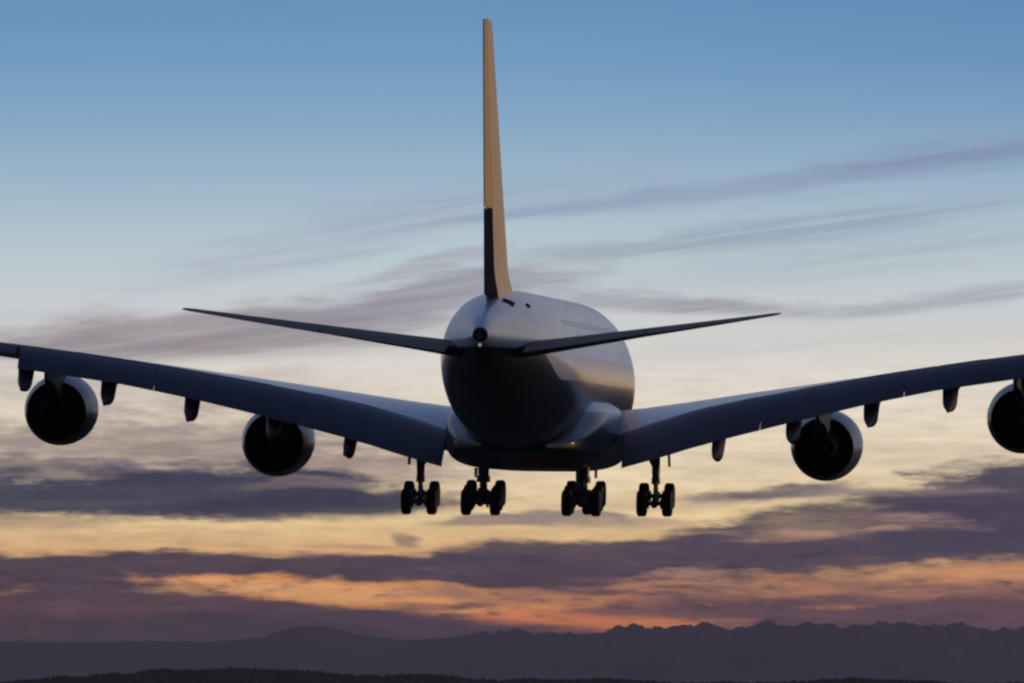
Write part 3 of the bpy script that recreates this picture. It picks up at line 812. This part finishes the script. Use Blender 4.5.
# landing gear
def tyre_mesh():
    bm = bmesh.new(); r, w = 0.70, 0.265
    lathe(bm, [(-w * 0.72, 0.36), (-w * 0.98, 0.45), (-w, 0.56), (-w * 0.82, 0.655), (-w * 0.5, 0.693), (-w * 0.18, 0.70), (-w * 0.14, 0.688), (w * 0.14, 0.688), (w * 0.18, 0.70), (w * 0.5, 0.693), (w * 0.82, 0.655), (w, 0.56), (w * 0.98, 0.45), (w * 0.72, 0.36)], (0, 0, 0), axis='X', n=40)
    lathe(bm, [(-w * 0.78, 0.30), (-w * 0.6, 0.34), (w * 0.6, 0.34), (w * 0.78, 0.30)], (0, 0, 0), axis='X', n=28, mi=1)
    lathe(bm, [(-w * 1.05, 0.12), (w * 1.05, 0.12)], (0, 0, 0), axis='X', n=20, mi=1)
    return bm
wheel0 = None
def put_wheel(parent, p):
    global wheel0
    if wheel0 is None:
        wheel0 = link('wheel', tyre_mesh(), MTYRE, parent, loc=p, extra=(MRIM,))
    else:
        o = wheel0.copy(); COL.objects.link(o); o.parent = parent; o.location = p
def bogie(x, s, ztop, zc, axles, track, tilt, r):
    """zc: height of the bogie pivot; tilt lowers the front axle"""
    bm = bmesh.new()
    tube(bm, P(x, s - 0.1, ztop), P(x, s, zc + 0.95), r * 1.25, r * 1.2, 20)
    tube(bm, P(x, s, zc + 1.15), P(x, s, zc + 0.82), r * 1.5, r * 1.5, 20)
    tube(bm, P(x, s, zc + 0.9), P(x, s, zc + 0.05), r * 0.85, r * 0.85, 18)
    n = len(axles); ys = axles
    f = P(x, s + ys[0] - 0.25, zc - math.tan(tilt) * (-(ys[0] - 0.25))); 
    def pos(a): return P(x, s + a, zc + math.tan(tilt) * a)
    tube(bm, pos(ys[0] - 0.3), pos(ys[-1] + 0.3), 0.19, 0.19, 16)
    for a in ys:
        p = pos(a)
        tube(bm, (p[0] - track / 2, p[1], p[2]), (p[0] + track / 2, p[1], p[2]), 0.12, 0.12, 14)
        tube(bm, (p[0] - 0.42, p[1], p[2]), (p[0] - 0.30, p[1], p[2]), 0.27, 0.27, 18)
        tube(bm, (p[0] + 0.30, p[1], p[2]), (p[0] + 0.42, p[1], p[2]), 0.27, 0.27, 18)
    # torque links and brake rods
    for dy in (-0.28,):
        tube(bm, P(x, s - dy + 0.02, zc + 0.95), P(x, s + 0.62, zc + 0.50), 0.07, 0.06)
        tube(bm, P(x, s + 0.62, zc + 0.50), P(x, s + 0.15, zc + 0.12), 0.06, 0.07)
    tube(bm, P(x + 0.17, s, zc + 1.0), P(x + 0.2, s, ztop), 0.035)
    tube(bm, P(x - 0.16, s + 0.1, zc + 1.0), P(x - 0.22, s + 0.2, ztop), 0.03)
    # side and drag braces
    sg = -1 if x > 0 else 1
    tube(bm, P(x, s, zc + 1.5), P(x + sg * 0.9, s - 0.3, ztop + 0.25), 0.09)
    tube(bm, P(x, s, zc + 1.35), P(x, s - 1.6, ztop + 0.3), 0.09)
    g = link('landing_gear', bm, MSTEEL, root)
    for a in ys:
        p = pos(a)
        for q in (-1, 1): put_wheel(g, (p[0] + q * track / 2, p[1], p[2]))
    return g
def door(parent, pts, th):
    bm = bmesh.new(); d = Vector(th)
    v = [bm.verts.new(p) for p in pts]; v2 = [bm.verts.new(Vector(p) + d) for p in pts]
    bm.faces.new(v); bm.faces.new(v2[::-1])
    for i in range(len(v)): bm.faces.new((v[i], v[(i + 1) % len(v)], v2[(i + 1) % len(v)], v2[i]))
    link('gear_door', bm, MFAIR, parent, smooth=False)
WZ, BZ = -6.50, -6.48
for sgn in (-1, 1):
    x = sgn * 6.25
    g = bogie(x, 33.5, -3.5, WZ, (-0.85, 0.85), 1.35, R(-13.5), 0.155)
    xo = x + sgn * 0.62
    door(g, [P(xo, 32.4, -3.9), P(xo, 34.0, -3.9), P(xo + sgn * 0.05, 33.9, -4.75), P(xo + sgn * 0.05, 32.6, -4.75)], (0.05, 0, 0))
    x = sgn * 2.66
    g = bogie(x, 36.6, -4.6, BZ, (-1.7, 0.0, 1.7), 1.53, R(-8.5), 0.24)
    xo = x + sgn * 0.52
    door(g, [P(xo, 34.6, -4.9), P(xo, 36.2, -4.9), P(xo, 36.1, -5.4), P(xo, 34.8, -5.4)], (0.05, 0, 0))
# nose gear, hidden behind the right body gear
bm = bmesh.new()
tube(bm, P(0, 5.2, -3.6), P(0, 5.0, -6.3), 0.16, 0.13, 18); tube(bm, P(-0.5, 5.0, -6.55), P(0.5, 5.0, -6.55), 0.11)
tube(bm, P(0, 5.0, -6.2), P(0, 5.0, -6.6), 0.16); tube(bm, P(0, 5.1, -5.2), P(0, 6.8, -3.9), 0.08)
g = link('landing_gear', bm, MSTEEL, root)
for q in (-1, 1): put_wheel(g, (q * 0.5, ORG - 5.0, -6.55))
for q in (-1, 1):
    door(g, [P(q * 0.72, 3.6, -3.95), P(q * 0.72, 6.0, -4.0), P(q * 0.86, 6.0, -4.75), P(q * 0.86, 3.6, -4.7)], (0.04, 0, 0))
